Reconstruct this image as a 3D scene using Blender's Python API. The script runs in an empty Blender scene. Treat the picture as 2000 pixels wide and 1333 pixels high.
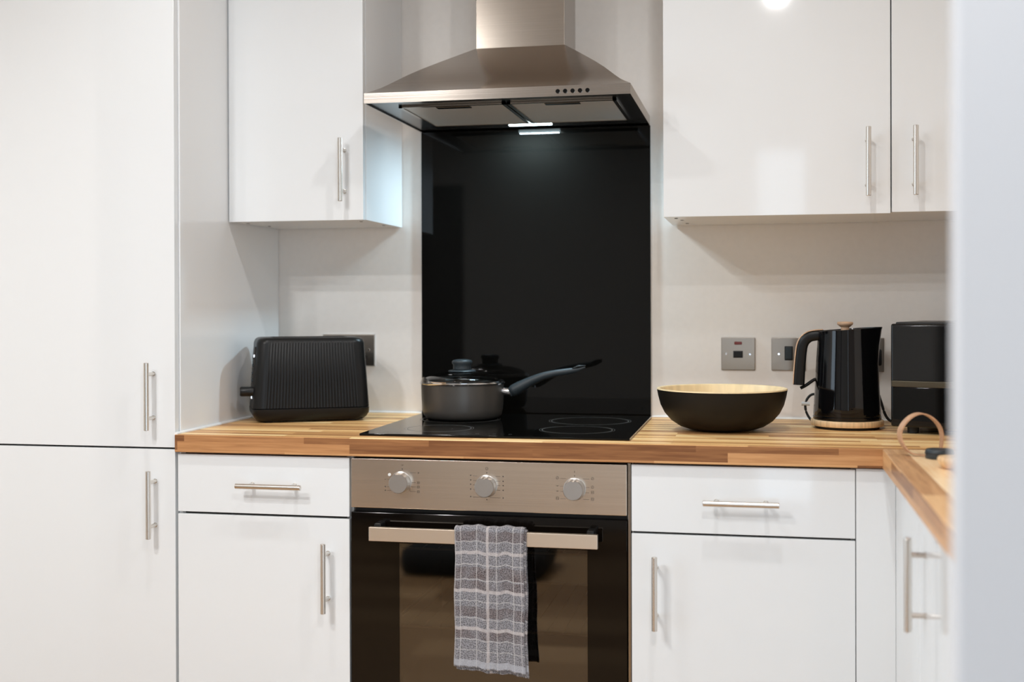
import bpy, bmesh, math, random
from mathutils import Vector, Matrix
PI = math.pi
random.seed(4)
S = bpy.context.scene
C = S.collection

# ------------------------------------------------------------------ camera
cam_d = bpy.data.cameras.new('camera')
cam = bpy.data.objects.new('camera', cam_d)
C.objects.link(cam)
S.camera = cam
F_PX = 2367.8
cam_d.sensor_fit = 'HORIZONTAL'
cam_d.sensor_width = 36.0
cam_d.lens = F_PX / 2000 * 36.0
cam_d.shift_x = 0.0006
cam_d.shift_y = -0.03107
cam_d.clip_start = 0.05
cam.location = (0.8648, -3.0787, 1.1956)
YAW, PITCH, ROLL = 0.2025, 0.0037, 0.0028
cam.rotation_euler = (Matrix.Rotation(YAW, 3, 'Z') @ Matrix.Rotation(PI / 2 - PITCH, 3, 'X') @ Matrix.Rotation(-ROLL, 3, 'Z')).to_euler()
cam_d.dof.use_dof = True
cam_d.dof.focus_distance = 2.68
cam_d.dof.aperture_fstop = 2.1

# ------------------------------------------------------------------ world, lights, exposure
S.view_settings.view_transform = 'Standard'
S.view_settings.look = 'None'
S.view_settings.exposure = 0.12
S.view_settings.gamma = 1.0
S.view_settings.use_curve_mapping = False
S.cycles.max_bounces = 14
S.cycles.diffuse_bounces = 8
S.cycles.glossy_bounces = 6
W = bpy.data.worlds.new('sky')
S.world = W
W.use_nodes = True
W.node_tree.nodes['Background'].inputs['Color'].default_value = (0.62, 0.78, 1.0, 1)
W.node_tree.nodes['Background'].inputs['Strength'].default_value = 1.2


def area(name, loc, rot, sx, sy, power, col, shape='RECTANGLE', spread=PI):
    d = bpy.data.lights.new(name, 'AREA')
    d.shape = shape
    d.size = sx
    if shape in ('RECTANGLE', 'ELLIPSE'):
        d.size_y = sy
    d.energy = power
    d.color = col
    d.spread = spread
    o = bpy.data.objects.new(name, d)
    o.location = loc
    o.rotation_euler = rot
    C.objects.link(o)
    return o


CEIL = 2.42
WARM = (1.0, 0.993, 0.988)
COOL = (0.76, 0.89, 1.0)
# daylight through the glazed doors and the side window of the room behind the camera
area('daylight_patio', (1.9, -4.62, 1.15), (PI / 2, 0, 0), 2.2, 2.0, 30, COOL)
area('daylight_window', (-2.62, -2.95, 1.2), (0, -PI / 2, 0), 2.0, 2.6, 50, COOL)

# ------------------------------------------------------------------ helpers

def mat(name, base, rough=0.5, metal=0.0, spec=0.5, coat=0.0, bump=None, trans=0.0, noise=None, emis=None, aniso=0.0):
    m = bpy.data.materials.new(name)
    m.use_nodes = True
    nt = m.node_tree
    b = nt.nodes['Principled BSDF']
    b.inputs['Base Color'].default_value = (*base, 1)
    b.inputs['Roughness'].default_value = rough
    b.inputs['Metallic'].default_value = metal
    b.inputs['Specular IOR Level'].default_value = spec
    b.inputs['Coat Weight'].default_value = coat
    b.inputs['Coat Roughness'].default_value = 0.03
    b.inputs['Transmission Weight'].default_value = trans
    if emis:
        b.inputs['Emission Color'].default_value = (*emis[0], 1)
        b.inputs['Emission Strength'].default_value = emis[1]
    tc = nt.nodes.new('ShaderNodeTexCoord')
    if noise:                          # (scale xyz, amount) colour variation
        mp = nt.nodes.new('ShaderNodeMapping')
        mp.inputs['Scale'].default_value = noise[0]
        n = nt.nodes.new('ShaderNodeTexNoise')
        n.inputs['Scale'].default_value = 1.0
        n.inputs['Detail'].default_value = 4
        r = nt.nodes.new('ShaderNodeValToRGB')
        a = noise[1]
        r.color_ramp.elements[0].color = (*[c * (1 - a) for c in base], 1)
        r.color_ramp.elements[1].color = (*[min(1, c * (1 + a)) for c in base], 1)
        r.color_ramp.elements[0].position = 0.3
        r.color_ramp.elements[1].position = 0.7
        nt.links.new(tc.outputs['Object'], mp.inputs['Vector'])
        nt.links.new(mp.outputs['Vector'], n.inputs['Vector'])
        nt.links.new(n.outputs['Fac'], r.inputs['Fac'])
        nt.links.new(r.outputs['Color'], b.inputs['Base Color'])
    if bump:                           # (scale xyz, strength, distance)
        mp = nt.nodes.new('ShaderNodeMapping')
        mp.inputs['Scale'].default_value = bump[0]
        n = nt.nodes.new('ShaderNodeTexNoise')
        n.inputs['Scale'].default_value = 1.0
        n.inputs['Detail'].default_value = 3
        bp = nt.nodes.new('ShaderNodeBump')
        bp.inputs['Strength'].default_value = bump[1]
        bp.inputs['Distance'].default_value = bump[2]
        nt.links.new(tc.outputs['Object'], mp.inputs['Vector'])
        nt.links.new(mp.outputs['Vector'], n.inputs['Vector'])
        nt.links.new(n.outputs['Fac'], bp.inputs['Height'])
        nt.links.new(bp.outputs['Normal'], b.inputs['Normal'])
    return m


def math_node(nt, op, a, b=None, c=None):
    n = nt.nodes.new('ShaderNodeMath')
    n.operation = op
    for i, v in enumerate((a, b, c)):
        if v is None:
            continue
        if isinstance(v, (int, float)):
            n.inputs[i].default_value = v
        else:
            nt.links.new(v, n.inputs[i])
    return n.outputs[0]


def wood_mat(name, ramp, row, length, rough, along='X', two_axis=True, off=0.0, grain=1.0, spec=0.16):
    """butcher-block staves: rows of random blocks with stretched grain"""
    m = bpy.data.materials.new(name)
    m.use_nodes = True
    nt = m.node_tree
    b = nt.nodes['Principled BSDF']
    g = nt.nodes.new('ShaderNodeNewGeometry')
    sp = nt.nodes.new('ShaderNodeSeparateXYZ')
    nt.links.new(g.outputs['Position'], sp.inputs[0])
    X, Y, Z = sp.outputs
    u, v = (X, Y) if along == 'X' else (Y, X)
    if two_axis:
        v = math_node(nt, 'ADD', v, Z)
    v = math_node(nt, 'ADD', v, off)
    cb = nt.nodes.new('ShaderNodeCombineXYZ')
    nt.links.new(u, cb.inputs[0])
    nt.links.new(v, cb.inputs[1])
    br = nt.nodes.new('ShaderNodeTexBrick')
    br.offset = 0.37
    br.offset_frequency = 2
    br.squash = 0.7
    br.squash_frequency = 3
    br.inputs['Color1'].default_value = (0, 0, 0, 1)
    br.inputs['Color2'].default_value = (1, 1, 1, 1)
    br.inputs['Mortar'].default_value = (0.5, 0.5, 0.5, 1)
    br.inputs['Scale'].default_value = 1.0
    br.inputs['Mortar Size'].default_value = 0.0
    br.inputs['Brick Width'].default_value = length
    br.inputs['Row Height'].default_value = row
    nt.links.new(cb.outputs[0], br.inputs['Vector'])
    # grain
    cg = nt.nodes.new('ShaderNodeCombineXYZ')
    nt.links.new(math_node(nt, 'MULTIPLY', u, 9.0), cg.inputs[0])
    nt.links.new(math_node(nt, 'MULTIPLY', v, 160.0), cg.inputs[1])
    nt.links.new(math_node(nt, 'MULTIPLY', br.outputs['Color'], 30.0), cg.inputs[2])
    n = nt.nodes.new('ShaderNodeTexNoise')
    n.inputs['Scale'].default_value = 1.0
    n.inputs['Detail'].default_value = 4
    n.inputs['Distortion'].default_value = 0.6
    nt.links.new(cg.outputs[0], n.inputs['Vector'])
    s = math_node(nt, 'MULTIPLY_ADD', n.outputs['Fac'], 0.75 * grain, -0.375 * grain)
    t = math_node(nt, 'MULTIPLY_ADD', br.outputs['Color'], 1.0, 0.0)
    t = math_node(nt, 'ADD', t, s)
    r = nt.nodes.new('ShaderNodeValToRGB')
    els = r.color_ramp.elements
    els[0].position, els[0].color = ramp[0][0], (*ramp[0][1], 1)
    els[1].position, els[1].color = ramp[-1][0], (*ramp[-1][1], 1)
    for p, c in ramp[1:-1]:
        e = els.new(p)
        e.color = (*c, 1)
    nt.links.new(t, r.inputs['Fac'])
    nt.links.new(r.outputs['Color'], b.inputs['Base Color'])
    b.inputs['Roughness'].default_value = rough
    b.inputs['Specular IOR Level'].default_value = spec
    return m


def brushed(name, base, rough, axis=(4, 400, 400), bump=0.05):
    m = mat(name, base, rough, 1.0, bump=(axis, bump, 0.001), noise=(tuple(a * 0.6 for a in axis), 0.045))
    b = m.node_tree.nodes['Principled BSDF']
    b.inputs['Anisotropic'].default_value = 0.35
    b.inputs['Anisotropic Rotation'].default_value = 0.25
    tg = m.node_tree.nodes.new('ShaderNodeTangent')
    tg.direction_type = 'RADIAL'
    tg.axis = 'Z'
    m.node_tree.links.new(tg.outputs[0], b.inputs['Tangent'])
    return m


M = dict(
    gloss=mat('white_gloss_lacquer', (0.775, 0.80, 0.815), 0.06, spec=0.5),
    gloss_side=mat('white_gloss_panel', (0.82, 0.835, 0.845), 0.15, spec=0.45),
    carcass=mat('white_melamine', (0.78, 0.76, 0.73), 0.3),
    shadow=mat('dark_gap', (0.02, 0.017, 0.015), 0.8),  # near-black colour standing in for the shade inside gaps and slots
    wall=mat('warm_white_emulsion', (0.82, 0.785, 0.745), 0.85, bump=((350, 350, 350), 0.08, 0.0006), noise=((60, 60, 60), 0.015)),
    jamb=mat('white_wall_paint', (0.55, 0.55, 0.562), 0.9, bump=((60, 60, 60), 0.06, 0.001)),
    roomwall=mat('room_wall_paint', (0.72, 0.70, 0.68), 0.9),
    rearwall=mat('rear_wall_paint', (0.44, 0.43, 0.41), 0.9),
    ceiling=mat('ceiling_paint', (0.82, 0.81, 0.80), 0.9),
    steel=brushed('brushed_steel', (0.50, 0.445, 0.395), 0.19),
    steel_panel=brushed('brushed_steel_fascia', (0.74, 0.635, 0.535), 0.24),
    steel_v=brushed('brushed_steel_dark', (0.38, 0.335, 0.29), 0.20),
    plate=mat('wall_plate_steel', (0.38, 0.335, 0.29), 0.32, 1.0, bump=((40, 700, 40), 0.05, 0.001)),
    handle=mat('satin_nickel', (0.72, 0.68, 0.63), 0.27, 1.0),
    knob=mat('turned_aluminium', (0.50, 0.485, 0.47), 0.36, 1.0),
    bar=mat('satin_bar', (0.80, 0.70, 0.59), 0.38, 1.0),
    chrome=mat('chrome', (0.85, 0.85, 0.86), 0.10, 1.0),
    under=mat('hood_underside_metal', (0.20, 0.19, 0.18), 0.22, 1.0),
    black_glass=mat('black_glass', (0.003, 0.0028, 0.0024), 0.03, spec=0.26),
    black_mirror=mat('black_mirror_glass', (0.004, 0.004, 0.004), 0.05, spec=0.6),
    oven_black=mat('oven_black_glass', (0.004, 0.0028, 0.002), 0.05, spec=0.30),
    black_gloss=mat('black_gloss_enamel', (0.003, 0.003, 0.0035), 0.07, spec=0.4, coat=0.0),
    black_satin=mat('black_satin_plastic', (0.006, 0.006, 0.006), 0.36, spec=0.28),
    black_matt=mat('matt_black_lacquer', (0.010, 0.008, 0.006), 0.5, spec=0.25),
    black_rubber=mat('black_rubber', (0.012, 0.012, 0.013), 0.6),
    pan=mat('anthracite_nonstick', (0.095, 0.088, 0.080), 0.38, 0.5),
    grip=mat('grey_black_grip', (0.026, 0.034, 0.039), 0.45, spec=0.35),
    bamboo=mat('pale_bamboo', (0.80, 0.62, 0.36), 0.45, noise=((60, 60, 8), 0.10)),
    beech=mat('beech_wood', (0.68, 0.46, 0.25), 0.45, noise=((160, 160, 10), 0.18)),
    knobwood=mat('turned_wood', (0.55, 0.36, 0.23), 0.5, noise=((80, 80, 200), 0.15)),
    leather=mat('tan_leather', (0.50, 0.29, 0.17), 0.45, noise=((120, 120, 120), 0.12)),
    mark=mat('printed_mark', (0.06, 0.05, 0.04), 0.6),
    ringmark=mat('hob_print_grey', (0.17, 0.165, 0.155), 0.4),
    neon=mat('red_neon_lens', (0.16, 0.018, 0.012), 0.25),
    white_plastic=mat('white_plastic', (0.75, 0.75, 0.74), 0.4),
    sealant=mat('white_silicone', (0.85, 0.85, 0.84), 0.35),
    cavity=mat('oven_cavity_enamel', (0.10, 0.065, 0.035), 0.35),
    wire=mat('rack_wire', (0.85, 0.78, 0.66), 0.35, 0.3),
    led=mat('led_strip', (1, 1, 1), 0.5, emis=((0.72, 0.93, 1.0), 14.0)),
    lamp=mat('downlight_lens', (1, 1, 1), 0.5, emis=((1.0, 0.93, 0.82), 14.0)),
    dark_door=mat('dark_hall_paint', (0.05, 0.05, 0.055), 0.6),
    cushion=mat('black_fabric', (0.008, 0.008, 0.008), 0.9),
)
WOOD_RAMP = [(0.0, (0.38, 0.18, 0.07)), (0.30, (0.60, 0.32, 0.125)), (0.6, (0.82, 0.50, 0.21)), (1.0, (0.93, 0.67, 0.34))]
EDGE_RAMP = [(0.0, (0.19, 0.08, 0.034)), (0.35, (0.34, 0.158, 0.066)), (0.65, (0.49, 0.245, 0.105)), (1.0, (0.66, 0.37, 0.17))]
M['wood'] = wood_mat('walnut_block_laminate', WOOD_RAMP, 0.024, 0.42, 0.34, off=0.010)
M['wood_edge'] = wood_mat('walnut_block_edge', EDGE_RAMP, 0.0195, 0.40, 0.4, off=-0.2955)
WOOD_RAMP_Y = [(p, (c[0] * 0.98, c[1] * 1.06, c[2] * 1.35)) for p, c in WOOD_RAMP]
M['wood_y'] = wood_mat('walnut_block_laminate_side', WOOD_RAMP_Y, 0.040, 0.50, 0.30, along='Y', two_axis=False, off=0.02)
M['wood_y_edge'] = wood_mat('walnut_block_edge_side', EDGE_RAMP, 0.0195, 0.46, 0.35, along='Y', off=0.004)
FLOOR_RAMP = [(0.0, (0.20, 0.11, 0.05)), (0.5, (0.33, 0.20, 0.10)), (1.0, (0.45, 0.29, 0.15))]
M['floor'] = wood_mat('oak_laminate_floor', FLOOR_RAMP, 0.19, 1.2, 0.45, two_axis=False, spec=0.3)

# clear sheet glass: a fresnel mix of see-through and mirror
def sheet_glass(name, tint, gloss=0.0, rough=0.02):
    m = bpy.data.materials.new(name)
    m.use_nodes = True
    nt = m.node_tree
    nt.nodes.clear()
    out = nt.nodes.new('ShaderNodeOutputMaterial')
    mix = nt.nodes.new('ShaderNodeMixShader')
    tr = nt.nodes.new('ShaderNodeBsdfTransparent')
    tr.inputs[0].default_value = (*tint, 1)
    gl = nt.nodes.new('ShaderNodeBsdfGlossy')
    gl.inputs['Roughness'].default_value = rough
    fr = nt.nodes.new('ShaderNodeFresnel')
    fr.inputs['IOR'].default_value = 1.5
    f = math_node(nt, 'ADD', fr.outputs[0], gloss)
    nt.links.new(f, mix.inputs[0])
    nt.links.new(tr.outputs[0], mix.inputs[1])
    nt.links.new(gl.outputs[0], mix.inputs[2])
    nt.links.new(mix.outputs[0], out.inputs[0])
    return m


M['glass'] = sheet_glass('window_glass', (0.97, 0.98, 0.98))
M['lid_glass'] = sheet_glass('lid_glass', (0.55, 0.56, 0.56), 0.02)
M['oven_window'] = sheet_glass('coated_oven_glass', (0.45, 0.40, 0.34), 0.10, 0.03)


class G:
    """collects geometry of ONE mesh object (world coordinates unless its thing is rotated)"""

    def __init__(self):
        self.bm = bmesh.new()
        self.mi = 0

    def face(self, vs):
        try:
            f = self.bm.faces.new(vs)
            f.material_index = self.mi
            return f
        except ValueError:
            return None

    def box(self, x0, x1, y0, y1, z0, z1, bevel=0.0, seg=2, mi=None):
        if mi is not None:
            self.mi = mi
        b2 = bmesh.new()
        r = bmesh.ops.create_cube(b2, size=1.0)
        for v in b2.verts:
            v.co = Vector(((x0 + x1) / 2 + v.co.x * (x1 - x0), (y0 + y1) / 2 + v.co.y * (y1 - y0), (z0 + z1) / 2 + v.co.z * (z1 - z0)))
        if bevel > 0:
            bmesh.ops.bevel(b2, geom=b2.edges[:], offset=bevel, segments=seg, affect='EDGES', profile=0.5)
        self.merge(b2)
        return self

    def merge(self, b2, matrix=None):
        mp = {}
        for v in b2.verts:
            mp[v] = self.bm.verts.new(matrix @ v.co if matrix else v.co)
        for f in b2.faces:
            self.face([mp[v] for v in f.verts])
        b2.free()

    def rings(self, rings, close=True, cap0=True, cap1=True):
        rv = [[self.bm.verts.new(p) for p in r] for r in rings]
        n = len(rv[0])
        for a, b in zip(rv[:-1], rv[1:]):
            for i in range(n if close else n - 1):
                j = (i + 1) % n
                self.face([a[i], a[j], b[j], b[i]])
        if cap0:
            self.face(list(reversed(rv[0])))
        if cap1:
            self.face(rv[-1])
        return self

    def tube(self, pts, r, seg=12, squash=(1, 1), up=Vector((0, 0, 1)), caps=True):
        pts = [Vector(p) for p in pts]
        n = len(pts)
        rs = r if isinstance(r, (list, tuple)) else [r] * n
        rings = []
        for i, p in enumerate(pts):
            t = (pts[min(i + 1, n - 1)] - pts[max(i - 1, 0)]).normalized()
            u = up if abs(t.dot(up)) < 0.95 else Vector((0, 1, 0))
            a = t.cross(u).normalized()
            b = a.cross(t).normalized()
            rings.append([p + (a * math.cos(k * 2 * PI / seg) * squash[0] + b * math.sin(k * 2 * PI / seg) * squash[1]) * rs[i] for k in range(seg)])
        return self.rings(rings, True, caps, caps)

    def lathe(self, prof, c, seg=48, mod=None):
        rings = []
        for r, z in prof:
            ring = []
            for k in range(seg):
                a = k * 2 * PI / seg
                rr = max(r, 1e-5)
                x, y, zz = rr * math.cos(a), rr * math.sin(a), z
                if mod:
                    x, y, zz = mod(x, y, zz, a, rr)
                ring.append(Vector((c[0] + x, c[1] + y, c[2] + zz)))
            rings.append(ring)
        return self.rings(rings, True, False, False)

    def disc_y(self, x, y0, y1, z, r, seg=32, bevel=0.0):
        """cylinder along Y, y1 nearer the viewer (smaller)"""
        prof = [(r, y0), (r, y1 + bevel), (r - bevel, y1)] if bevel else [(r, y0), (r, y1)]
        rings = [[Vector((x + rr * math.cos(k * 2 * PI / seg), yy, z + rr * math.sin(k * 2 * PI / seg))) for k in range(seg)] for rr, yy in prof]
        return self.rings(rings)

    def build(self, name, mats, parent=None, smooth=None, origin=None):
        me = bpy.data.meshes.new(name)
        bm = self.bm
        bmesh.ops.remove_doubles(bm, verts=bm.verts[:], dist=1e-6)
        bmesh.ops.recalc_face_normals(bm, faces=bm.faces[:])
        root = parent
        while root is not None and root.parent is not None:
            root = root.parent
        if root is not None and not root.get('_local'):
            off = root.location.copy()
        elif root is not None:
            off = Vector((0, 0, 0))
        else:
            off = Vector(origin) if origin else Vector((0, 0, 0))
        if off.length > 0:
            bmesh.ops.translate(bm, vec=-off, verts=bm.verts[:])
        bm.to_mesh(me)
        bm.free()
        for mm in (mats if isinstance(mats, (list, tuple)) else [mats]):
            me.materials.append(mm)
        o = bpy.data.objects.new(name, me)
        C.objects.link(o)
        if parent is not None:
            o.parent = parent
        elif origin:
            o.location = off
        if smooth is not None:
            me.shade_smooth()
            try:
                me.set_sharp_from_angle(angle=math.radians(smooth))
            except Exception:
                pass
            if smooth <= 40:
                wn = o.modifiers.new('face_weighted_normals', 'WEIGHTED_NORMAL')
                wn.keep_sharp = True
                wn.weight = 100
        return o


def thing(name, label, cat, loc, rotz=0.0, group=None):
    o = bpy.data.objects.new(name, None)
    o.empty_display_size = 0.05
    C.objects.link(o)
    o.location = loc
    o.rotation_euler = (0, 0, rotz)
    o['label'] = label
    o['category'] = cat
    if group:
        o['group'] = group
    if rotz:
        o['_local'] = 1
    return o


def tag(o, label, cat, group=None):
    o['label'] = label
    o['category'] = cat
    if group:
        o['group'] = group
    return o


def struct(o):
    o['kind'] = 'structure'
    return o


# ------------------------------------------------------------------ setting
T = 0.1
XL, XR = -1.02, 1.705        # kitchen side walls
YN = -2.0                    # near face of the kitchen's right wall return
YR = -4.5                    # rear wall of the room behind the camera
g = G(); g.box(-1.2, 1.9, 0, T, 0, CEIL); struct(g.build('wall_back', M['wall']))
g = G(); g.box(XR, XR + T, YN, 0, 0, CEIL); struct(g.build('wall_right', M['wall']))
g = G(); g.box(XL - T, XL, -1.3, 0, 0, CEIL); struct(g.build('wall_left', M['wall']))
# the wall return beside the camera (out of focus at the right of the photo)
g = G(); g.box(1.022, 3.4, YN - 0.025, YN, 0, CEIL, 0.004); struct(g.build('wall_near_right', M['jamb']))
# room behind the camera
g = G(); g.box(-2.5, XL - T, -1.3 - T, -1.3, 0, CEIL); struct(g.build('wall_room_left_return', M['roomwall']))
g = G(); g.box(-2.5 - T, -2.5, -4.3, -1.6, 0, 0.15); g.box(-2.5 - T, -2.5, -4.3, -1.6, 2.25, CEIL)
g.box(-2.5 - T, -2.5, YR, -4.3, 0, CEIL); g.box(-2.5 - T, -2.5, -1.6, -1.3 - T, 0, CEIL); struct(g.build('wall_room_left', M['roomwall']))
g = G(); g.box(3.4, 3.4 + T, YR, YN, 0, CEIL); struct(g.build('wall_room_right', M['roomwall']))
g = G()
g.box(-2.5 - T, -1.40, YR - T, YR, 0, CEIL)
g.box(-1.40, -1.0, YR - T, YR, 1.97, CEIL)
g.box(-1.0, 0.8, YR - T, YR, 0, CEIL)
g.box(0.8, 3.0, YR - T, YR, 2.12, CEIL)
g.box(3.0, 3.4 + T, YR - T, YR, 0, CEIL)
struct(g.build('wall_rear', M['rearwall']))
g = G(); g.box(-1.40, -1.0, YR - 0.07, YR - 0.03, 0.0, 1.97); struct(g.build('door_1', M['dark_door']))
g = G()
for x0, x1 in ((0.8, 0.85), (1.86, 1.94), (2.95, 3.0)):
    g.box(x0, x1, YR - 0.08, YR - 0.02, 0, 2.12)
for z0, z1 in ((0.0, 0.06), (2.06, 2.12)):
    g.box(0.8, 3.0, YR - 0.08, YR - 0.02, z0, z1)
struct(g.build('window_1', M['white_plastic']))
g = G(); g.box(0.85, 2.95, YR - 0.055, YR - 0.05, 0.06, 2.06); struct(g.build('window_2', M['glass']))
g = G(); g.box(-2.56, -2.555, -4.3, -1.6, 0.15, 2.25); struct(g.build('window_3', M['glass']))
g = G(); g.box(-2.7, 3.6, YR - 0.2, 0.1, -0.1, 0); struct(g.build('floor', M['floor']))
g = G(); g.box(-2.7, 3.6, YR - 0.2, 0.1, CEIL, CEIL + 0.1); struct(g.build('ceiling', M['ceiling']))

# ceiling downlights (above the frame; their light and highlights are in view)
LIGHTS = [(-0.20, -1.15), (0.80, -1.15), (0.93, -2.47), (-0.54, -2.25), (-0.53, -2.90), (-0.84, -2.90)]
for i, (x, y) in enumerate(LIGHTS):
    t = thing('ceiling_downlight', ['round recessed ceiling spotlight above the left base cabinet', 'round recessed ceiling spotlight in front of the wide wall cabinet',
              'round recessed ceiling spotlight just in front of the camera', 'round recessed ceiling spotlight at the kitchen entrance, left',
              'round recessed ceiling spotlight in the middle of the rear room', 'round recessed ceiling spotlight nearest the left room wall'][i], 'ceiling light', (x, y, CEIL), 0, 'recessed ceiling spotlights')
    g = G(); g.lathe([(0.036, 0.0), (0.045, 0.0), (0.045, -0.005), (0.036, -0.008)], (x, y, CEIL), 32)
    g.build('trim_ring', M['chrome'], t, 40)
    g = G(); g.lathe([(0.0, -0.002), (0.035, -0.002), (0.035, -0.0005), (0, -0.0005)], (x, y, CEIL), 24)
    g.build('lens', M['lamp'], t, 40)
    area('downlight_beam', (x, y, CEIL - 0.012), (0, 0, 0), 0.06, 0.06, [4.2, 5.4, 11, 15, 18, 13][i], WARM, 'DISK', PI * 0.92)

# ------------------------------------------------------------------ cabinets
DY = -0.589                   # plane of the base and tall doors' faces
WY = -0.32                    # plane of the wall cabinets' faces
PR = 0.033


def bar_handle(parent, c, axis, out=(0, -1, 0), length=0.150, pitch=0.098, r=0.0058, lift=PR):
    """satin bar on two round posts; c lies on the door face"""
    c = Vector(c); ax = Vector(axis); o = Vector(out)
    g = G()
    p0, p1 = c + o * lift - ax * length / 2, c + o * lift + ax * length / 2
    g.tube([p0, p0 + ax * 0.0008, p1 - ax * 0.0008, p1], [r * 0.86, r, r, r * 0.86], 20, up=o)
    for s in (-1, 1):
        q = c + ax * s * pitch / 2
        g.tube([q, q + o * 0.002, q + o * 0.0021, q + o * lift], [0.0052, 0.0052, 0.0042, 0.0042], 16, up=ax)
    return g.build('handle', M['handle'], parent, 40)


def panel(name, parent, x0, x1, z0, z1, y=DY, th=0.018, m=None, b=0.0012):
    g = G(); g.box(x0, x1, y, y + th, z0, z1, b, 2)
    return g.build(name, m or M['gloss'], parent, 40)


def carcass(parent, x0, x1, y0, y1, z0, z1, m=None, name='carcass', gap=True):
    g = G()
    g.box(x0, x1, y0, y1, z0, z1, 0.0006, 1, mi=0)
    return g.build(name, m or M['carcass'], parent)


GB = 'white gloss base cabinets under the worktop'
GW = 'white gloss wall cabinets'
# tall cabinet, far left
TX = -0.4073
t = thing('tall_cabinet', 'tall white gloss cabinet at the far left, beside the worktop', 'cabinet', (-0.70, -0.3, 0))
carcass(t, -1.015, TX, DY + 0.0205, -0.002, 0.0, 2.17, M['gloss_side'])
g = G(); g.box(-1.0, TX - 0.012, DY + 0.017, DY + 0.0204, 0.12, 2.15); g.build('door_gap_shade', M['shadow'], t)  # dark sheet painting the shade between the two doors
d = panel('door', t, -1.012, TX - 0.0035, 0.8795, 2.16); bar_handle(d, (-0.4625, DY, 0.9945), (0, 0, 1))
d = panel('door', t, -1.012, TX - 0.0035, 0.15, 0.8755); bar_handle(d, (-0.459, DY, 0.755), (0, 0, 1))

# left base cabinet
t = thing('base_cabinet', 'white gloss base cabinet left of the oven, drawer over door', 'cabinet', (-0.2, -0.3, 0), 0, GB)
carcass(t, TX + 0.001, -0.001, DY + 0.0205, -0.002, 0.0, 0.869)
g = G(); g.box(TX + 0.016, -0.016, DY + 0.012, DY + 0.0204, 0.12, 0.868); g.build('door_gap_shade', M['shadow'], t)  # dark sheet over the white carcass, shade of the drawer gap
d = panel('drawer', t, TX + 0.0028, -0.0045, 0.7385, 0.8665); bar_handle(d, (-0.178, DY, 0.803), (1, 0, 0))
d = panel('door', t, TX + 0.0028, -0.0045, 0.15, 0.7335); bar_handle(d, (-0.053, DY, 0.6095), (0, 0, 1))

# right base cabinet
t = thing('base_cabinet', 'white gloss base cabinet right of the oven, wider drawer over door', 'cabinet', (0.82, -0.3, 0), 0, GB)
carcass(t, 0.604, 1.0498, DY + 0.0205, -0.002, 0.0, 0.869)
g = G(); g.box(0.607, 1.040, DY + 0.012, DY + 0.0204, 0.12, 0.868); g.build('door_gap_shade', M['shadow'], t)  # same dark sheet, shade put behind the wider drawer's gaps
d = panel('drawer', t, 0.6045, 1.0485, 0.729, 0.8665); bar_handle(d, (0.826, DY, 0.7955), (1, 0, 0))
d = panel('door', t, 0.6045, 1.0485, 0.15, 0.7245); bar_handle(d, (0.654, DY, 0.609), (0, 0, 1))

# corner filler and the cabinet run along the right wall
g = G(); g.box(1.0500, 1.1253, DY, DY + 0.024, 0.0, 0.8685, 0.0008)
tag(g.build('filler_panel', M['gloss'], None, 40, origin=(1.088, DY, 0)), 'narrow white gloss filler strip in the inner corner of the base cabinets', 'panel')
LX = 1.1255
t = thing('base_cabinet', 'white base cabinet on the right wall, seen edge-on beside the foreground wall', 'cabinet', (1.4, -1.3, 0), 0, GB)
carcass(t, LX + 0.020, XR - 0.001, YN + 0.005, DY - 0.001, 0.0, 0.869)
g = G(); g.box(LX, LX + 0.018, -0.9540, DY + 0.022, 0.0, 0.8685, 0.0008); g.build('corner_panel', M['gloss'], t, 40)
g = G(); g.box(LX, LX + 0.018, -1.56, -0.9555, 0.15, 0.8685, 0.0008); d = g.build('door', M['gloss'], t, 40)
bar_handle(d, (LX, -1.0325, 0.7405), (0, 0, 1), (-1, 0, 0), length=0.152, lift=0.028, r=0.0062)
g = G(); g.box(LX, LX + 0.018, YN + 0.006, -1.563, 0.15, 0.8685, 0.0008); g.build('door', M['gloss'], t, 40)

# wall cabinets
WT = 2.14
ZL, ZR = 1.3995, 1.3935


def wall_cab(label, x0, x1, zb, hx, side_left=False, holes=()):
    t = thing('wall_cabinet', label, 'cabinet', ((x0 + x1) / 2, -0.16, zb), 0, GW)
    g = G(); g.box(x0 + 0.0005, x1 - 0.0005, WY + 0.0205, -0.002, zb + 0.0005, WT, 0.0006, 1)
    g.build('carcass', M['gloss_side'], t)
    d = panel('door', t, x0 + 0.0012, x1 - 0.0012, zb - 0.0005, WT, WY)
    bar_handle(d, (hx, WY, {0: 1.5165}.get(0) if zb == ZL else 1.5045), (0, 0, 1))
    if holes:
        for hxx, hyy in holes:
            g = G(); g.lathe([(0.0, -0.0006), (0.004, -0.0006), (0.004, 0.0004), (0, 0.0004)], (hxx, hyy, zb + 0.0004), 12)
            g.build('dowel_cap', M['black_rubber'], t)
    return t


wall_cab('single door white gloss wall cabinet left of the cooker hood', TX + 0.002, -0.060, ZL, -0.1075, holes=((-0.385, -0.25), (-0.375, -0.14), (-0.09, -0.25), (-0.08, -0.1)))
wall_cab('wide white gloss wall cabinet right of the hood, above the bowl', 0.649, 1.1449, ZR, 1.095, holes=((0.675, -0.26), (0.685, -0.2), (0.69, -0.08)))
wall_cab('white gloss wall cabinet at the far right, above the kettle and microwave', 1.1451, 1.70, ZR + 0.0025, 1.193)

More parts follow.
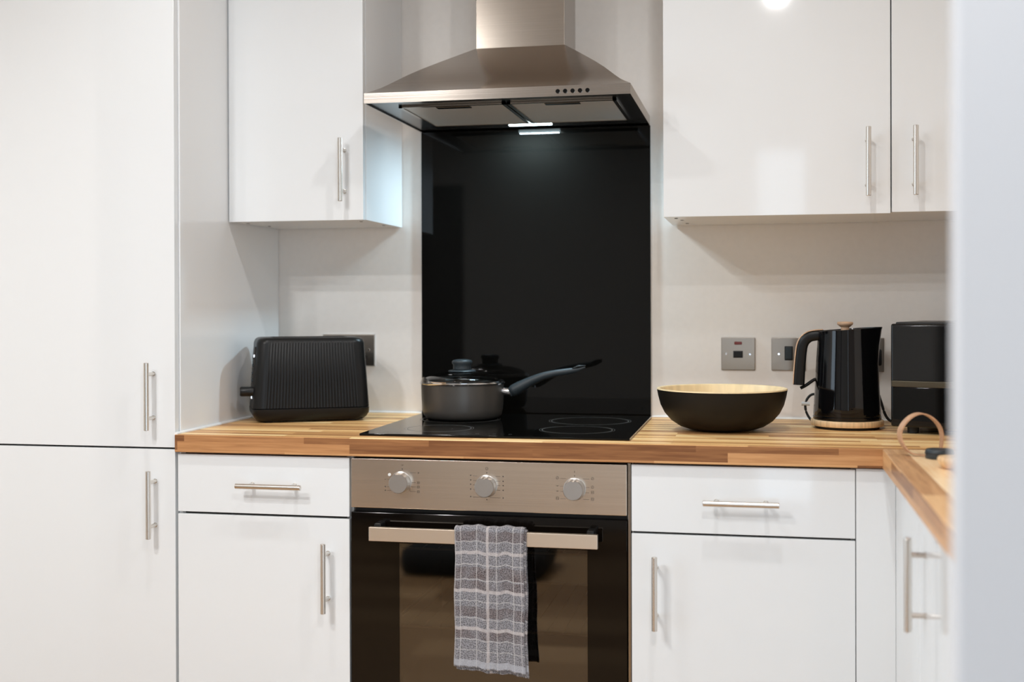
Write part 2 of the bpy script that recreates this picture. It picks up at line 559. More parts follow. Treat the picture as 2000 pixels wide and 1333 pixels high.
# ------------------------------------------------------------------ worktops
WZ = 0.910
g = G()
g.box(TX + 0.0005, XR - 0.0005, -0.600, -0.0005, 0.871, WZ, 0.0022, 3)
bm = g.bm
for f in bm.faces:
    f.material_index = 0 if f.calc_center_median().z > WZ - 0.0015 else 1
o = g.build('worktop', [M['wood'], M['wood_edge']], None, 30, origin=(0.6, -0.3, 0.871))
tag(o, 'wooden block-pattern worktop along the back wall, holding hob and toaster', 'worktop')
g = G()
g.box(1.0995, XR - 0.0005, YN + 0.0015, -0.6005, 0.871, WZ, 0.0022, 3)
for f in g.bm.faces:
    f.material_index = 0 if f.calc_center_median().z > WZ - 0.0015 else 1
o = g.build('worktop', [M['wood_y'], M['wood_y_edge']], None, 30, origin=(1.4, -1.3, 0.871))
tag(o, 'wooden worktop running towards the viewer along the right wall', 'worktop')

# silicone beads
g = G()
g.tube([(TX + 0.003, -0.598, WZ + 0.001), (TX + 0.003, -0.003, WZ + 0.001)], 0.0042, 8)
g.tube([(TX + 0.003, -0.003, WZ + 0.001), (-0.008, -0.003, WZ + 0.001)], 0.0036, 8)
struct(g.build('trim_1', M['sealant'], None, 60))
g = G()
g.tube([(0.596, -0.003, WZ + 0.001), (XR - 0.003, -0.003, WZ + 0.001)], 0.0030, 8)
struct(g.build('trim_2', M['sealant'], None, 60))

# ------------------------------------------------------------------ splashback
g = G(); g.box(-0.0065, 0.5935, -0.0065, -0.0006, 0.9105, 1.6485, 0.0006, 1)
tag(g.build('splashback', M['black_glass'], None, 30, origin=(0.29, -0.003, 0.911)), 'black glass splashback between the hob and the cooker hood', 'splashback')

# ------------------------------------------------------------------ hob
t = thing('hob', 'black ceramic glass hob set into the worktop, saucepan on it', 'hob', (0.3, -0.31, WZ))
HX0, HX1, HY0, HY1 = 0.005, 0.597, -0.5495, -0.0280
g = G(); g.box(HX0, HX1, HY0, HY1, WZ + 0.0002, WZ + 0.0052, 0.0014, 2); g.build('glass_top', M['black_glass'], t, 30)


def flat_ring(g, cx, cy, z, r0, r1, seg=72, a0=0, a1=2 * PI):
    full = abs(a1 - a0 - 2 * PI) < 1e-6
    n = seg if full else seg + 1
    vi = [g.bm.verts.new((cx + r0 * math.cos(a0 + (a1 - a0) * k / seg), cy + r0 * math.sin(a0 + (a1 - a0) * k / seg), z)) for k in range(n)]
    vo = [g.bm.verts.new((cx + r1 * math.cos(a0 + (a1 - a0) * k / seg), cy + r1 * math.sin(a0 + (a1 - a0) * k / seg), z)) for k in range(n)]
    for k in range(seg):
        j = (k + 1) % n if full else k + 1
        g.face([vi[k], vo[k], vo[j], vi[j]])


for cx, cy, r in ((0.150, -0.415, 0.072), (0.143, -0.19, 0.092), (0.463, -0.395, 0.078), (0.463, -0.185, 0.092)):
    g = G(); flat_ring(g, cx, cy, WZ + 0.0055, r, r + 0.0012)
    flat_ring(g, cx, cy, WZ + 0.0055, r + 0.006, r + 0.0066)
    g.build('zone_ring', M['ringmark'], t)
g = G()
for k, x in enumerate((0.245, 0.262, 0.285, 0.30, 0.318, 0.335)):
    if k % 2:
        flat_ring(g, x, -0.515, WZ + 0.0055, 0.0028, 0.0036, 20)
    else:
        for q in (-1, 1):
            x0 = x + q * 0.003
            v = [g.bm.verts.new(p) for p in ((x0 - .0018, -0.5155, WZ + .0055), (x0 + .0018, -0.5155, WZ + .0055), (x0 + .0018, -0.5145, WZ + .0055), (x0 - .0018, -0.5145, WZ + .0055))]
            g.face(v)
g.build('touch_marks', M['ringmark'], t)
g = G()
for x in (0.05, 0.058, 0.066, 0.08, 0.086):
    v = [g.bm.verts.new(p) for p in ((x, -0.52, WZ + .0055), (x + .005, -0.52, WZ + .0055), (x + .005, -0.518, WZ + .0055), (x, -0.518, WZ + .0055))]
    g.face(v)
g.build('front_print', M['ringmark'], t)

# ------------------------------------------------------------------ oven
OY = DY - 0.001
t = thing('oven', 'built-in oven with steel control panel and black glass door', 'oven', (0.3, -0.3, 0.28))
g = G()
# hollow body: walls round the cavity
g.box(0.0015, 0.060, -0.565, -0.02, 0.285, 0.866); g.box(0.540, 0.5985, -0.565, -0.02, 0.285, 0.866)
g.box(0.060, 0.540, -0.565, -0.02, 0.285, 0.34); g.box(0.060, 0.540, -0.565, -0.02, 0.715, 0.866)
g.box(0.060, 0.540, -0.06, -0.02, 0.34, 0.715)
g.build('body', M['cavity'], t)
g = G(); g.box(0.5962, 0.6025, -0.580, -0.565, 0.285, 0.868, 0.0008)
g.build('side_trim', M['steel_v'], t)
g = G(); g.box(0.0002, 0.5950, OY, OY + 0.022, 0.7600, 0.8655, 0.0012, 2)
fascia = g.build('control_panel', M['steel_panel'], t, 30)
g = G(); g.box(0.004, 0.592, OY + 0.020, OY + 0.026, 0.735, 0.765); g.build('vent_slot', M['shadow'], t)
# door
g = G()
g.box(0.0002, 0.5950, OY, OY + 0.022, 0.6860, 0.7500, 0.001); g.box(0.0002, 0.5950, OY, OY + 0.022, 0.29, 0.345, 0.001)
g.box(0.0002, 0.108, OY, OY + 0.022, 0.344, 0.687); g.box(0.513, 0.5950, OY, OY + 0.022, 0.344, 0.687)
door = g.build('oven_door', M['oven_black'], t)
g = G(); g.box(0.108, 0.513, OY + 0.0002, OY + 0.003, 0.345, 0.686); g.build('door_window', M['oven_window'], door)
g = G()
HB = (0.054, 0.540, 0.6975, 0.7265)
g.box(HB[0], HB[1], OY - 0.045, OY - 0.033, HB[2], HB[3], 0.0012, 2)
hd = g.build('oven_handle', M['bar'], door, 30)
for x in (0.070, 0.524):
    g = G(); g.box(x - 0.008, x + 0.008, OY - 0.034, OY, 0.702, 0.733, 0.003, 2)
    g.build('handle_bracket', M['black_satin'], door, 30)
# racks behind the window
for z, dn in ((0.667, 0), (0.497, 0)):
    g = G()
    g.tube([(0.065, -0.545, z), (0.535, -0.545, z)], 0.0026, 8)
    g.tube([(0.065, -0.09, z), (0.535, -0.09, z)], 0.002, 8)
    for k in range(14):
        x = 0.08 + k * 0.034
        g.tube([(x, -0.545, z + 0.003), (x, -0.09, z + 0.003)], 0.0012, 6)
    for x in (0.065, 0.535):
        g.tube([(x, -0.56, z), (x, -0.07, z)], 0.002, 6)
    g.build('rack', M['wire'], t, 60)
# knobs and printed marks
KN = [(0.112, 0.8165), (0.299, 0.8135), (0.4865, 0.8125)]
for i, (x, z) in enumerate(KN):
    g = G()
    seg = 48
    rings = []
    for rr, yy in ((0.0235, OY), (0.0235, OY - 0.003), (0.0222, OY - 0.004), (0.0208, OY - 0.022), (0.0196, OY - 0.0236)):
        ring = []
        for k in range(seg):
            a = k * 2 * PI / seg
            q = rr
            if abs(a - PI / 2) < 0.24 and yy < OY - 0.0035:
                q = rr - 0.0022 * (1 - abs(a - PI / 2) / 0.24)
            ring.append(Vector((x + q * math.cos(a), yy, z + q * math.sin(a))))
        rings.append(ring)
    g.rings(rings)
    g.build('knob', M['knob'], t, 35)
g = G(); g.disc_y(0.0865, OY, OY - 0.0015, 0.8325, 0.0032, 20); g.build('indicator_lamp', M['white_plastic'], t, 40)
g = G()
MY = OY - 0.0004


def stroke(g, x0, z0, x1, z1, w=0.0005):
    d = Vector((x1 - x0, 0, z1 - z0)).normalized()
    n = Vector((-d.z, 0, d.x)) * w / 2
    a, b = Vector((x0, MY, z0)), Vector((x1, MY, z1))
    g.face([g.bm.verts.new(p) for p in (a - n, b - n, b + n, a + n)])


def ringmark(g, x, z, r, w=0.0006, seg=14):
    for k in range(seg):
        a, b = k * 2 * PI / seg, (k + 1) * 2 * PI / seg
        stroke(g, x + r * math.cos(a), z + r * math.sin(a), x + r * math.cos(b), z + r * math.sin(b), w)


def icon(g, x, z, kind, s=0.0022):
    if kind == 'o':
        ringmark(g, x, z, s)
        stroke(g, x - s * .5, z - s * .5, x + s * .5, z + s * .5)
    elif kind == 's':
        for a, b in (((-1, -1), (1, -1)), ((1, -1), (1, 1)), ((1, 1), (-1, 1)), ((-1, 1), (-1, -1))):
            stroke(g, x + a[0] * s, z + a[1] * s, x + b[0] * s, z + b[1] * s, 0.0006)
        stroke(g, x - s, z, x + s, z, 0.0007)
    elif kind == '-':
        stroke(g, x - s, z, x + s, z, 0.0007)
        stroke(g, x, z, x, z - s * 0.6, 0.0006)
    elif kind == '.':
        ringmark(g, x, z, 0.0006, 0.0012, 8)
    elif kind == 'd':
        stroke(g, x - s * .6, z, x + s * .6, z, 0.0022)


# left selector
x, z = KN[0]
icon(g, x + 0.003, z + 0.0285, '.'); icon(g, x + 0.003, z + 0.037, '-', .0025)
for dz, L, k in ((0.021, 1, 'd'), (0.000, 1, 's'), (-0.009, 1, 's'), (-0.019, 1, 's')):
    stroke(g, x + 0.020, z + dz, x + 0.033, z + dz); icon(g, x + 0.0385, z + dz, k)
for dz, k in ((0.006, '-'), (-0.010, 'd'), (-0.018, 'd')):
    stroke(g, x - 0.031, z + dz, x - 0.020, z + dz); icon(g, x - 0.035, z + dz, k, .002)
stroke(g, x + 0.020, z - 0.019, x + 0.020, z - 0.011)
g.build('printed_marks', M['mark'], t)
g = G()
# middle selector
x, z = KN[1]
icon(g, x + 0.001, z + 0.028, '.'); icon(g, x + 0.001, z + 0.037, 'o', .0028)
for dz in (0.021, 0.011, 0.002, -0.008, -0.024):
    stroke(g, x - 0.029, z + dz, x - 0.020, z + dz); icon(g, x - 0.034, z + dz + 0.001, 'd', .002)
    stroke(g, x + 0.020, z + dz, x + 0.030, z + dz); icon(g, x + 0.036, z + dz, 'd', .002)
stroke(g, x - 0.029, z - 0.024, x - 0.005, z - 0.024); stroke(g, x + 0.007, z - 0.024, x + 0.03, z - 0.024); icon(g, x + 0.001, z - 0.0285, 'd', .0015)
g.build('printed_marks', M['mark'], t)
g = G()
# right selector
x, z = KN[2]
icon(g, x + 0.000, z + 0.0275, 'd', .001); stroke(g, x, z + 0.034, x, z + 0.038, .0008)
for dz, k in ((0.0215, 'o'), (0.005, '-'), (-0.006, '-'), (-0.021, 's')):
    stroke(g, x - 0.030, z + dz, x - 0.018, z + dz); icon(g, x - 0.036, z + dz + 0.001, k, .0026)
for dz, k in ((0.0215, 'o'), (0.004, 'o'), (-0.007, 's'), (-0.021, 's')):
    stroke(g, x + 0.018, z + dz, x + 0.031, z + dz); icon(g, x + 0.0375, z + dz + 0.001, k, .0026)
g.build('printed_marks', M['mark'], t)

# ------------------------------------------------------------------ cooker hood
HXC = 0.292
t = thing('cooker_hood', 'brushed steel chimney cooker hood, its light switched on', 'cooker hood', (HXC, -0.02, 1.65))
Z0, Z1 = 1.6495, 1.6725
FY, BY = -0.471, -0.0005
CHY = -0.175
CW = 0.110
prof = [(0.0, Z1), (0.07, 1.681), (0.14, 1.6905), (0.21, 1.7025), (0.28, 1.7150), (0.37, 1.7310), (0.50, 1.7520), (0.65, 1.7745), (0.82, 1.7995), (1.0, 1.8255)]
g = G()
rings = []
for s, z in [(0.0, Z0)] + prof:
    hw = 0.3 - s * (0.3 - CW)
    y = FY + s * (CHY - FY)
    rings.append([Vector((HXC - hw, y, z)), Vector((HXC + hw, y, z)), Vector((HXC + hw, BY, z)), Vector((HXC - hw, BY, z))])
g.rings(rings, True, False, True)
# rolled rim and recessed tray edge below
rim = [[Vector((HXC - 0.3 + k, FY + k, z)), Vector((HXC + 0.3 - k, FY + k, z)), Vector((HXC + 0.3 - k, BY, z)), Vector((HXC - 0.3 + k, BY, z))] for k, z in ((0, Z0), (0.003, Z0 - 0.0002), (0.0035, Z0 + 0.004))]
g.rings(rim, True, False, False)
can = g.build('canopy', M['steel'], t, 22)
g = G(); g.box(HXC - CW, HXC + CW, CHY, BY, 1.824, CEIL - 0.001, 0.0012, 2)
g.build('chimney', M['steel_v'], t, 30)
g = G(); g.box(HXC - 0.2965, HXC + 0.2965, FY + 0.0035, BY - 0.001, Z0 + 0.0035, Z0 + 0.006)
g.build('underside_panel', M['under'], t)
# grease filters: two framed mesh cassettes
mf = mat('grease_filter_mesh', (0.55, 0.54, 0.52), 0.4, 0.3)
nt = mf.node_tree
tc = nt.nodes.new('ShaderNodeTexCoord'); mp = nt.nodes.new('ShaderNodeMapping'); ck = nt.nodes.new('ShaderNodeTexVoronoi')
mp.inputs['Scale'].default_value = (220, 220, 1)
mp.inputs['Rotation'].default_value = (0, 0, 0.785)
rp = nt.nodes.new('ShaderNodeValToRGB')
rp.color_ramp.elements[0].color = (0.10, 0.10, 0.095, 1); rp.color_ramp.elements[0].position = 0.25
rp.color_ramp.elements[1].color = (0.75, 0.74, 0.71, 1); rp.color_ramp.elements[1].position = 0.45
ck.inputs['Randomness'].default_value = 0.0
ck.inputs['Scale'].default_value = 1.0
nt.links.new(tc.outputs['Object'], mp.inputs[0]); nt.links.new(mp.outputs[0], ck.inputs['Vector']); nt.links.new(ck.outputs['Distance'], rp.inputs[0])
nt.links.new(rp.outputs[0], nt.nodes['Principled BSDF'].inputs['Base Color'])
for x0, x1 in ((0.052, 0.302), (0.306, 0.553)):
    g = G()
    y0, y1 = -0.402, -0.096
    g.box(x0 + 0.008, x1 - 0.008, y0 + 0.008, y1 - 0.008, Z0 + 0.0005, Z0 + 0.003, mi=1)
    for a in ((x0, x1, y0, y0 + 0.008), (x0, x1, y1 - 0.008, y1), (x0, x0 + 0.008, y0, y1), (x1 - 0.008, x1, y0, y1)):
        g.box(*a, Z0 - 0.001, Z0 + 0.003, mi=0)
    f = g.build('grease_filter', [M['steel_v'], mf], t)
    g = G(); g.box((x0 + x1) / 2 - 0.04, (x0 + x1) / 2 + 0.04, y0 + 0.012, y0 + 0.035, Z0 - 0.0018, Z0 + 0.0008, 0.0006); g.build('latch', M['under'], f)
for k in range(5):
    g = G(); x = 0.4340 + k * 0.0163
    g.disc_y(x, FY + 0.001, FY - 0.003, 1.6602, 0.0048, 20, 0.0008); g.build('push_button', M['black_gloss'], t, 35)
g = G(); g.box(0.243, 0.352, -0.078, -0.064, Z0 - 0.001, Z0 + 0.003, 0.0009)
g.build('light_strip', M['led'], t)
area('hood_light', (0.2975, -0.071, Z0 - 0.003), (0, 0, 0), 0.104, 0.012, 4.0, (0.62, 0.86, 1.0))

# ------------------------------------------------------------------ wall plates
GP = 'brushed steel wall plates'


def plate(label, x0, x1, z0, z1, name='wall_socket', cat='socket'):
    t = thing(name, label, cat, ((x0 + x1) / 2, 0, (z0 + z1) / 2), 0, GP)
    g = G(); g.box(x0, x1, -0.0045, -0.0003, z0, z1, 0.0018, 2); g.build('face_plate', M['plate'], t, 40)
    return t


def screw(t, x, z):
    g = G(); g.disc_y(x, -0.0042, -0.0056, z, 0.0030, 16, 0.0006)
    g.box(x - 0.0022, x + 0.0022, -0.00585, -0.0055, z - 0.0003, z + 0.0003); g.build('screw', M['chrome'], t, 40)


def rocker(t, x, z, w=0.016, h=0.030):
    g = G(); g.box(x - w / 2 - 0.0022, x + w / 2 + 0.0022, -0.0056, -0.004, z - h / 2 - 0.0025, z + h / 2 + 0.0025, 0.0012); s = g.build('switch_surround', M['black_rubber'], t, 30)
    g = G(); g.box(x - w / 2, x + w / 2, -0.0095, -0.005, z - h / 2, z + h / 2, 0.002); g.build('rocker', M['grip'], s, 30)


t = plate('wide steel double socket plate, half hidden behind the black toaster', -0.2815, -0.1370, 1.0345, 1.118, 'wall_socket')
screw(t, -0.1525, 1.077)
g = G(); g.box(-0.166, -0.1555, -0.0052, -0.004, 1.0520, 1.0625); g.build('socket_slot', M['shadow'], t)
g = G()
for a in ((-0.2835, -0.135, 1.118, 1.1195), (-0.2835, -0.135, 1.033, 1.0345), (-0.137, -0.1352, 1.033, 1.1195)):
    g.box(a[0], a[1], -0.0022, -0.0003, a[2], a[3])
g.build('white_gasket', M['white_plastic'], t)
t = plate('square steel cooker switch with red neon, above the bowl', 0.7690, 0.8520, 1.0305, 1.1125, 'wall_switch', 'switch')
screw(t, 0.7815, 1.0715); screw(t, 0.8395, 1.0705)
g = G(); g.box(0.8010, 0.8200, -0.0060, -0.004, 1.0945, 1.1020, 0.0016); g.build('neon_lens', M['neon'], t, 30)
g = G(); g.box(0.7985, 0.8220, -0.0052, -0.004, 1.0615, 1.0790, 0.0006); s = g.build('switch_surround', M['black_rubber'], t)
g = G(); g.box(0.8000, 0.8205, -0.0088, -0.005, 1.0630, 1.0775, 0.0012); g.build('rocker', M['black_satin'], s, 30)
t = plate('square steel rocker switch plate partly behind the kettle handle', 0.8915, 0.9745, 1.0305, 1.1125, 'wall_switch', 'switch')
screw(t, 0.9095, 1.0715); rocker(t, 0.9335, 1.0735)
t = plate('steel socket plate peeping out between kettle and microwave', 1.015, 1.1600, 1.0290, 1.1125)
g = G(); g.box(1.1385, 1.153, -0.028, -0.0045, 1.045, 1.085, 0.004); g.build('plug', M['black_rubber'], t, 40)

# ------------------------------------------------------------------ toaster (rounded, ribbed, tapering)
TR = math.radians(27)
t = thing('toaster', 'ribbed black two-slice toaster in the left corner', 'toaster', (-0.2430, -0.2080, WZ), TR)
t.scale = (1.065, 1.03, 1.035)


def rrect(a, b, r, n=10, ribs=0.0, per=44, z=0.0):
    """rounded rectangle outline, half sizes a, b, corner r; ribs on the long sides"""
    pts = []
    L = 2 * (a - r)
    m = 124
    for k in range(m):                         # front side (-b), left to right
        x = -a + r + L * k / m
        fade = min(1, k / 3, (m - k) / 3)
        pts.append(Vector((x, -b - ribs * fade * (0, 0.7, 1, 0.7)[k % 4], z)))
    for k in range(n):
        an = -PI / 2 + (PI / 2) * k / n
        pts.append(Vector((a - r + r * math.cos(an), -b + r + r * math.sin(an), z)))
    for k in range(8):
        pts.append(Vector((a, -b + r + (2 * b - 2 * r) * k / 8, z)))
    for k in range(n):
        an = (PI / 2) * k / n
        pts.append(Vector((a - r + r * math.cos(an), b - r + r * math.sin(an), z)))
    for k in range(m):
        x = a - r - L * k / m
        fade = min(1, k / 3, (m - k) / 3)
        pts.append(Vector((x, b + ribs * fade * (0, 0.7, 1, 0.7)[k % 4], z)))
    for k in range(n):
        an = PI / 2 + (PI / 2) * k / n
        pts.append(Vector((-a + r + r * math.cos(an), b - r + r * math.sin(an), z)))
    for k in range(8):
        pts.append(Vector((-a, b - r - (2 * b - 2 * r) * k / 8, z)))
    for k in range(n):
        an = PI + (PI / 2) * k / n
        pts.append(Vector((-a + r + r * math.cos(an), -b + r + r * math.sin(an), z)))
    return pts


def tsec(z, d=0.0, ribs=0.0):
    f = z / 0.200
    a = 0.1355 - 0.0125 * f + d
    b = 0.083 - 0.009 * f + d
    return rrect(a, b, 0.024, ribs=ribs, z=z)


g = G()
secs = [(0.004, -0.014, 0), (0.010, -0.007, 0), (0.020, -0.001, 0), (0.032, 0.0005, 0), (0.0335, -0.0012, 0)]
g.rings([tsec(z, d, r) for z, d, r in secs]); g.build('base', M['black_satin'], t, 35)
g = G()
g.rings([tsec(z, d, r) for z, d, r in [(0.0336, -0.002, 0), (0.0345, 0.0, 0.0014), (0.10, 0.0, 0.0014), (0.186, -0.0005, 0.0014), (0.189, -0.001, 0.0), (0.195, -0.0032, 0), (0.1985, -0.008, 0), (0.1995, -0.014, 0)]])
body = g.build('body', M['black_satin'], t, 50)
g = G()
for s in (-1, 1):
    g.box(-0.085, 0.085, s * 0.026 - 0.013, s * 0.026 + 0.013, 0.1990, 0.2002)
g.build('bread_slots', M['shadow'], t)
for x in (-0.095, 0.095):
    for y in (-0.05, 0.05):
        g = G(); g.lathe([(0.010, 0.0003), (0.011, 0.006)], (x, y, 0), 16); g.build('foot', M['black_rubber'], t, 40)
# end controls: slot, lever, buttons
g = G()
g.rings([[Vector((-0.1365 + 0.0125 * z / 0.2 - 0.0012 + e, -0.046 + yy, z)) for e, yy in ((0, -0.0035), (0, 0.0035), (0.004, 0.0035), (0.004, -0.0035))] for z in (0.058, 0.178)])
g.build('lever_slot', M['shadow'], t)
g = G(); g.tube([(-0.130, -0.046, 0.0735), (-0.158, -0.046, 0.0735), (-0.1605, -0.046, 0.0735)], [0.0115, 0.0115, 0.0095], 24); g.build('lever', M['black_satin'], t, 50)
for z in (0.060, 0.157):
    g = G(); xx = -0.1385 + 0.0125 * z / 0.2; g.box(xx - 0.002, xx + 0.003, -0.0495, -0.0425, z - 0.004, z + 0.003, 0.001); g.build('slot_stop', M['chrome'], t, 30)
for z in (0.152, 0.134, 0.116, 0.098):
    g = G(); xx = -0.1365 + 0.0125 * z / 0.2
    g.box(xx - 0.0035, xx + 0.002, -0.026, -0.012, z - 0.004, z + 0.004, 0.0015); g.build('button', M['black_gloss'], t, 40)

# ------------------------------------------------------------------ saucepan
PX, PY = 0.1428, -0.165
PZ = WZ + 0.0056
t = thing('saucepan', 'dark grey saucepan with glass lid and long black handle on the hob', 'saucepan', (PX, PY, PZ))


def spout(x, y, z, a, r):
    # small pouring lip towards the left front
    d = abs((a - math.radians(214) + PI) % (2 * PI) - PI)
    if z > 0.07 and d < 0.35:
        k = (1 - d / 0.35) * (z - 0.07) / 0.022 * 0.004
        return x * (1 + k / r), y * (1 + k / r), z
    return x, y, z


g = G()
R0 = 0.1015
g.lathe([(0.0, 0.0), (0.082, 0.0), (0.090, 0.003), (0.0965, 0.010), (0.0995, 0.022), (R0, 0.05), (R0 + 0.0005, 0.0855), (R0 + 0.002, 0.0885),
         (R0 - 0.001, 0.089), (R0 - 0.0035, 0.086), (0.0965, 0.02), (0.085, 0.006), (0.0, 0.005)], (PX, PY, PZ), 72, spout)
pb = g.build('body', M['pan'], t, 40)
g = G()
g.lathe([(R0 + 0.0012, 0.0850), (R0 + 0.0040, 0.0865), (R0 + 0.0042, 0.0895), (R0 + 0.0010, 0.0905), (R0 - 0.0005, 0.0885)], (PX, PY, PZ), 72)
g.build('rim', M['chrome'], t, 60)
g = G(); g.tube([(PX + R0 - 0.002, PY, 0.9840), (PX + R0 + 0.008, PY, 0.9830), (PX + R0 + 0.0230, PY, 0.9815)], [0.0100, 0.0098, 0.0108], 20)
g.build('ferrule', M['chrome'], t, 50)
hp = [(0.2655, 0.9805), (0.2715, 0.9850), (0.2867, 0.9935), (0.3122, 1.0075), (0.3441, 1.0212), (0.3758, 1.0285), (0.4073, 1.0330), (0.4290, 1.0370), (0.4487, 1.0435)]
rr = [0.0120, 0.0150, 0.0145, 0.0115, 0.0095, 0.0085, 0.0080, 0.0065, 0.0025]
# smooth resample
pts, rad = [], []
for i in range(len(hp) - 1):
    for k in range(4):
        f = k / 4
        pts.append(Vector((hp[i][0] * (1 - f) + hp[i + 1][0] * f, PY, hp[i][1] * (1 - f) + hp[i + 1][1] * f)))
        rad.append(rr[i] * (1 - f) + rr[i + 1] * f)
pts.append(Vector((hp[-1][0], PY, hp[-1][1]))); rad.append(rr[-1])
for _ in range(2):
    pts = [pts[0]] + [(pts[i - 1] + pts[i] * 2 + pts[i + 1]) / 4 for i in range(1, len(pts) - 1)] + [pts[-1]]
g = G(); g.tube(pts, rad, 18, squash=(1.15, 1.0)); hnd = g.build('handle', M['grip'], t, 60)
g = G(); g.tube([(0.415, PY, 1.0385), (0.4325, PY, 1.0455), (0.450, PY, 1.0478)], [0.0035, 0.006, 0.002], 14, squash=(1.6, 0.6)); g.build('hanging_loop', M['black_satin'], hnd, 60)
# the lid
LZ = PZ + 0.0906
pan_thing = t
g = G()
dome = [(0.0965 * math.sin(a), 0.0015 + 0.0235 * (math.cos(a))) for a in [PI / 2 * k / 12 for k in range(12, -1, -1)]]
inner = [(max(r - 0.002, 0), z - 0.003) for r, z in dome]
g.lathe(dome, (PX, PY, LZ), 64)
t = g.build('lid', M['lid_glass'], pan_thing, 60)
t['label'] = 'domed glass lid with steel rim and grey knob'
g = G(); g.lathe([(0.094, 0.0), (0.1015, 0.0), (0.1020, 0.0025), (0.0985, 0.0040), (0.0950, 0.0036)], (PX, PY, LZ), 64); g.build('steel_rim', M['chrome'], t, 60)
g = G(); g.lathe([(0.0, 0.0255), (0.032, 0.0235), (0.0345, 0.0255), (0.032, 0.0280), (0.012, 0.0305), (0.0, 0.0305)], (PX - 0.001, PY, LZ), 32); g.build('knob_collar', M['grip'], t, 50)
g = G(); g.lathe([(0.0, 0.0300), (0.0225, 0.0305), (0.0220, 0.036), (0.0225, 0.0415), (0.0250, 0.0450), (0.0252, 0.0490), (0.0225, 0.0525), (0.013, 0.0545), (0.0, 0.0548)], (PX - 0.001, PY, LZ), 40); g.build('knob', M['grip'], t, 50)
t = pan_thing
g = G()                                        # perforated strainer tab over the pouring lip
a0 = math.radians(214)
rings = []
for k in range(13):
    a = a0 - 0.36 + 0.72 * k / 12
    h = 0.0125 * math.sin(PI * k / 12)
    c, s = math.cos(a), math.sin(a)
    rings.append([Vector((PX + r * c, PY + r * s, LZ + z)) for r, z in ((0.1025, 0.0), (0.1035, 0.0), (0.1010, 0.0006 + h), (0.1000, 0.0006 + h))])
g.rings(rings); g.build('strainer_tab', M['handle'], t, 40)

# ------------------------------------------------------------------ bowl
BX, BY_ = 0.7785, -0.283
t = thing('serving_bowl', 'large matt black bowl with pale bamboo inside, on the worktop', 'bowl', (BX, BY_, WZ))
g = G(); g.lathe([(0.0, 0.0003), (0.052, 0.0003), (0.074, 0.0025), (0.095, 0.0095), (0.114, 0.022), (0.129, 0.039), (0.1385, 0.058), (0.1435, 0.077), (0.1465, 0.0925)], (BX, BY_, WZ), 96)
o1 = g.build('outer_shell', M['black_matt'], t, 60)
g = G(); g.lathe([(0.1465, 0.0925), (0.1455, 0.0950), (0.1420, 0.0952), (0.1385, 0.0925), (0.134, 0.060), (0.118, 0.030), (0.09, 0.014), (0.05, 0.008), (0.0, 0.0075)], (BX, BY_, WZ), 96)
g.build('bamboo_lining', M['bamboo'], t, 60)

# ------------------------------------------------------------------ kettle on its base
KX, KY = 1.0600, -0.1900
t = thing('kettle', 'glossy black kettle with wooden knob, on its wood-ringed power base', 'kettle', (KX, KY, WZ))
kettle_thing = t
g = G(); g.lathe([(0.0, 0.0003), (0.071, 0.0003), (0.073, 0.006), (0.075, 0.0065)], (KX, KY, WZ), 64); t = g.build('power_base', M['black_rubber'], kettle_thing, 50)
g = G(); g.lathe([(0.0, 0.0066), (0.0805, 0.0066), (0.0815, 0.0085), (0.0815, 0.0185), (0.0800, 0.0200), (0.0, 0.0200)], (KX, KY, WZ), 72); g.build('wood_ring', M['beech'], t, 50)
g = G()
cord = [(1.082, -0.118, 0.915), (1.12, -0.085, 0.918), (1.140, -0.075, 0.962), (1.148, -0.075, 0.945), (1.160, -0.078, 0.922), (1.172, -0.085, 0.9140), (1.195, -0.09, 0.9138)]
def smooth(P, it=3):
    P = [Vector(p) for p in P]
    for _ in range(it):
        Q = [P[0]]
        for a, b in zip(P[:-1], P[1:]):
            Q += [a * .75 + b * .25, a * .25 + b * .75]
        P = Q + [P[-1]]
    return P
cord = [(1.10, -0.125, 0.9145), (1.135, -0.105, 0.99), (1.1435, -0.10, 0.965), (1.153, -0.10, 0.930), (1.168, -0.10, 0.9150), (1.20, -0.105, 0.9142)]
g.tube(smooth(cord), 0.0032, 8)
g.build('power_cord', M['black_rubber'], t, 60)
g = G()
g.tube(smooth([(0.995, -0.145, 0.915), (0.9790, -0.13, 0.922), (0.9680, -0.125, 0.945), (0.9700, -0.125, 0.968), (0.986, -0.125, 0.985), (1.010, -0.125, 0.975)]), 0.0030, 8)
g.build('power_cord', M['black_rubber'], t, 60)
g = G(); g.tube([(0.9600, -0.126, 0.9590), (0.9790, -0.126, 0.9590)], 0.0045, 12); g.build('cord_clip', M['white_plastic'], t, 50)

t = kettle_thing
KZ = WZ + 0.0202


def kmod(x, y, z, a, r):
    # shallow facets and the pouring spout at the right
    q = 1 - 0.004 * (0.5 - 0.5 * math.cos(a * 28))
    x *= q; y *= q
    sp = math.exp(-((a if a < PI else a - 2 * PI) / 0.42) ** 2)
    k = max(0.0, (z - 0.120) / 0.085)
    x += sp * 0.0135 * k ** 1.6
    z2 = z + (0.0050 * x / 0.07 if z > 0.19 else 0)
    return x, y, z2


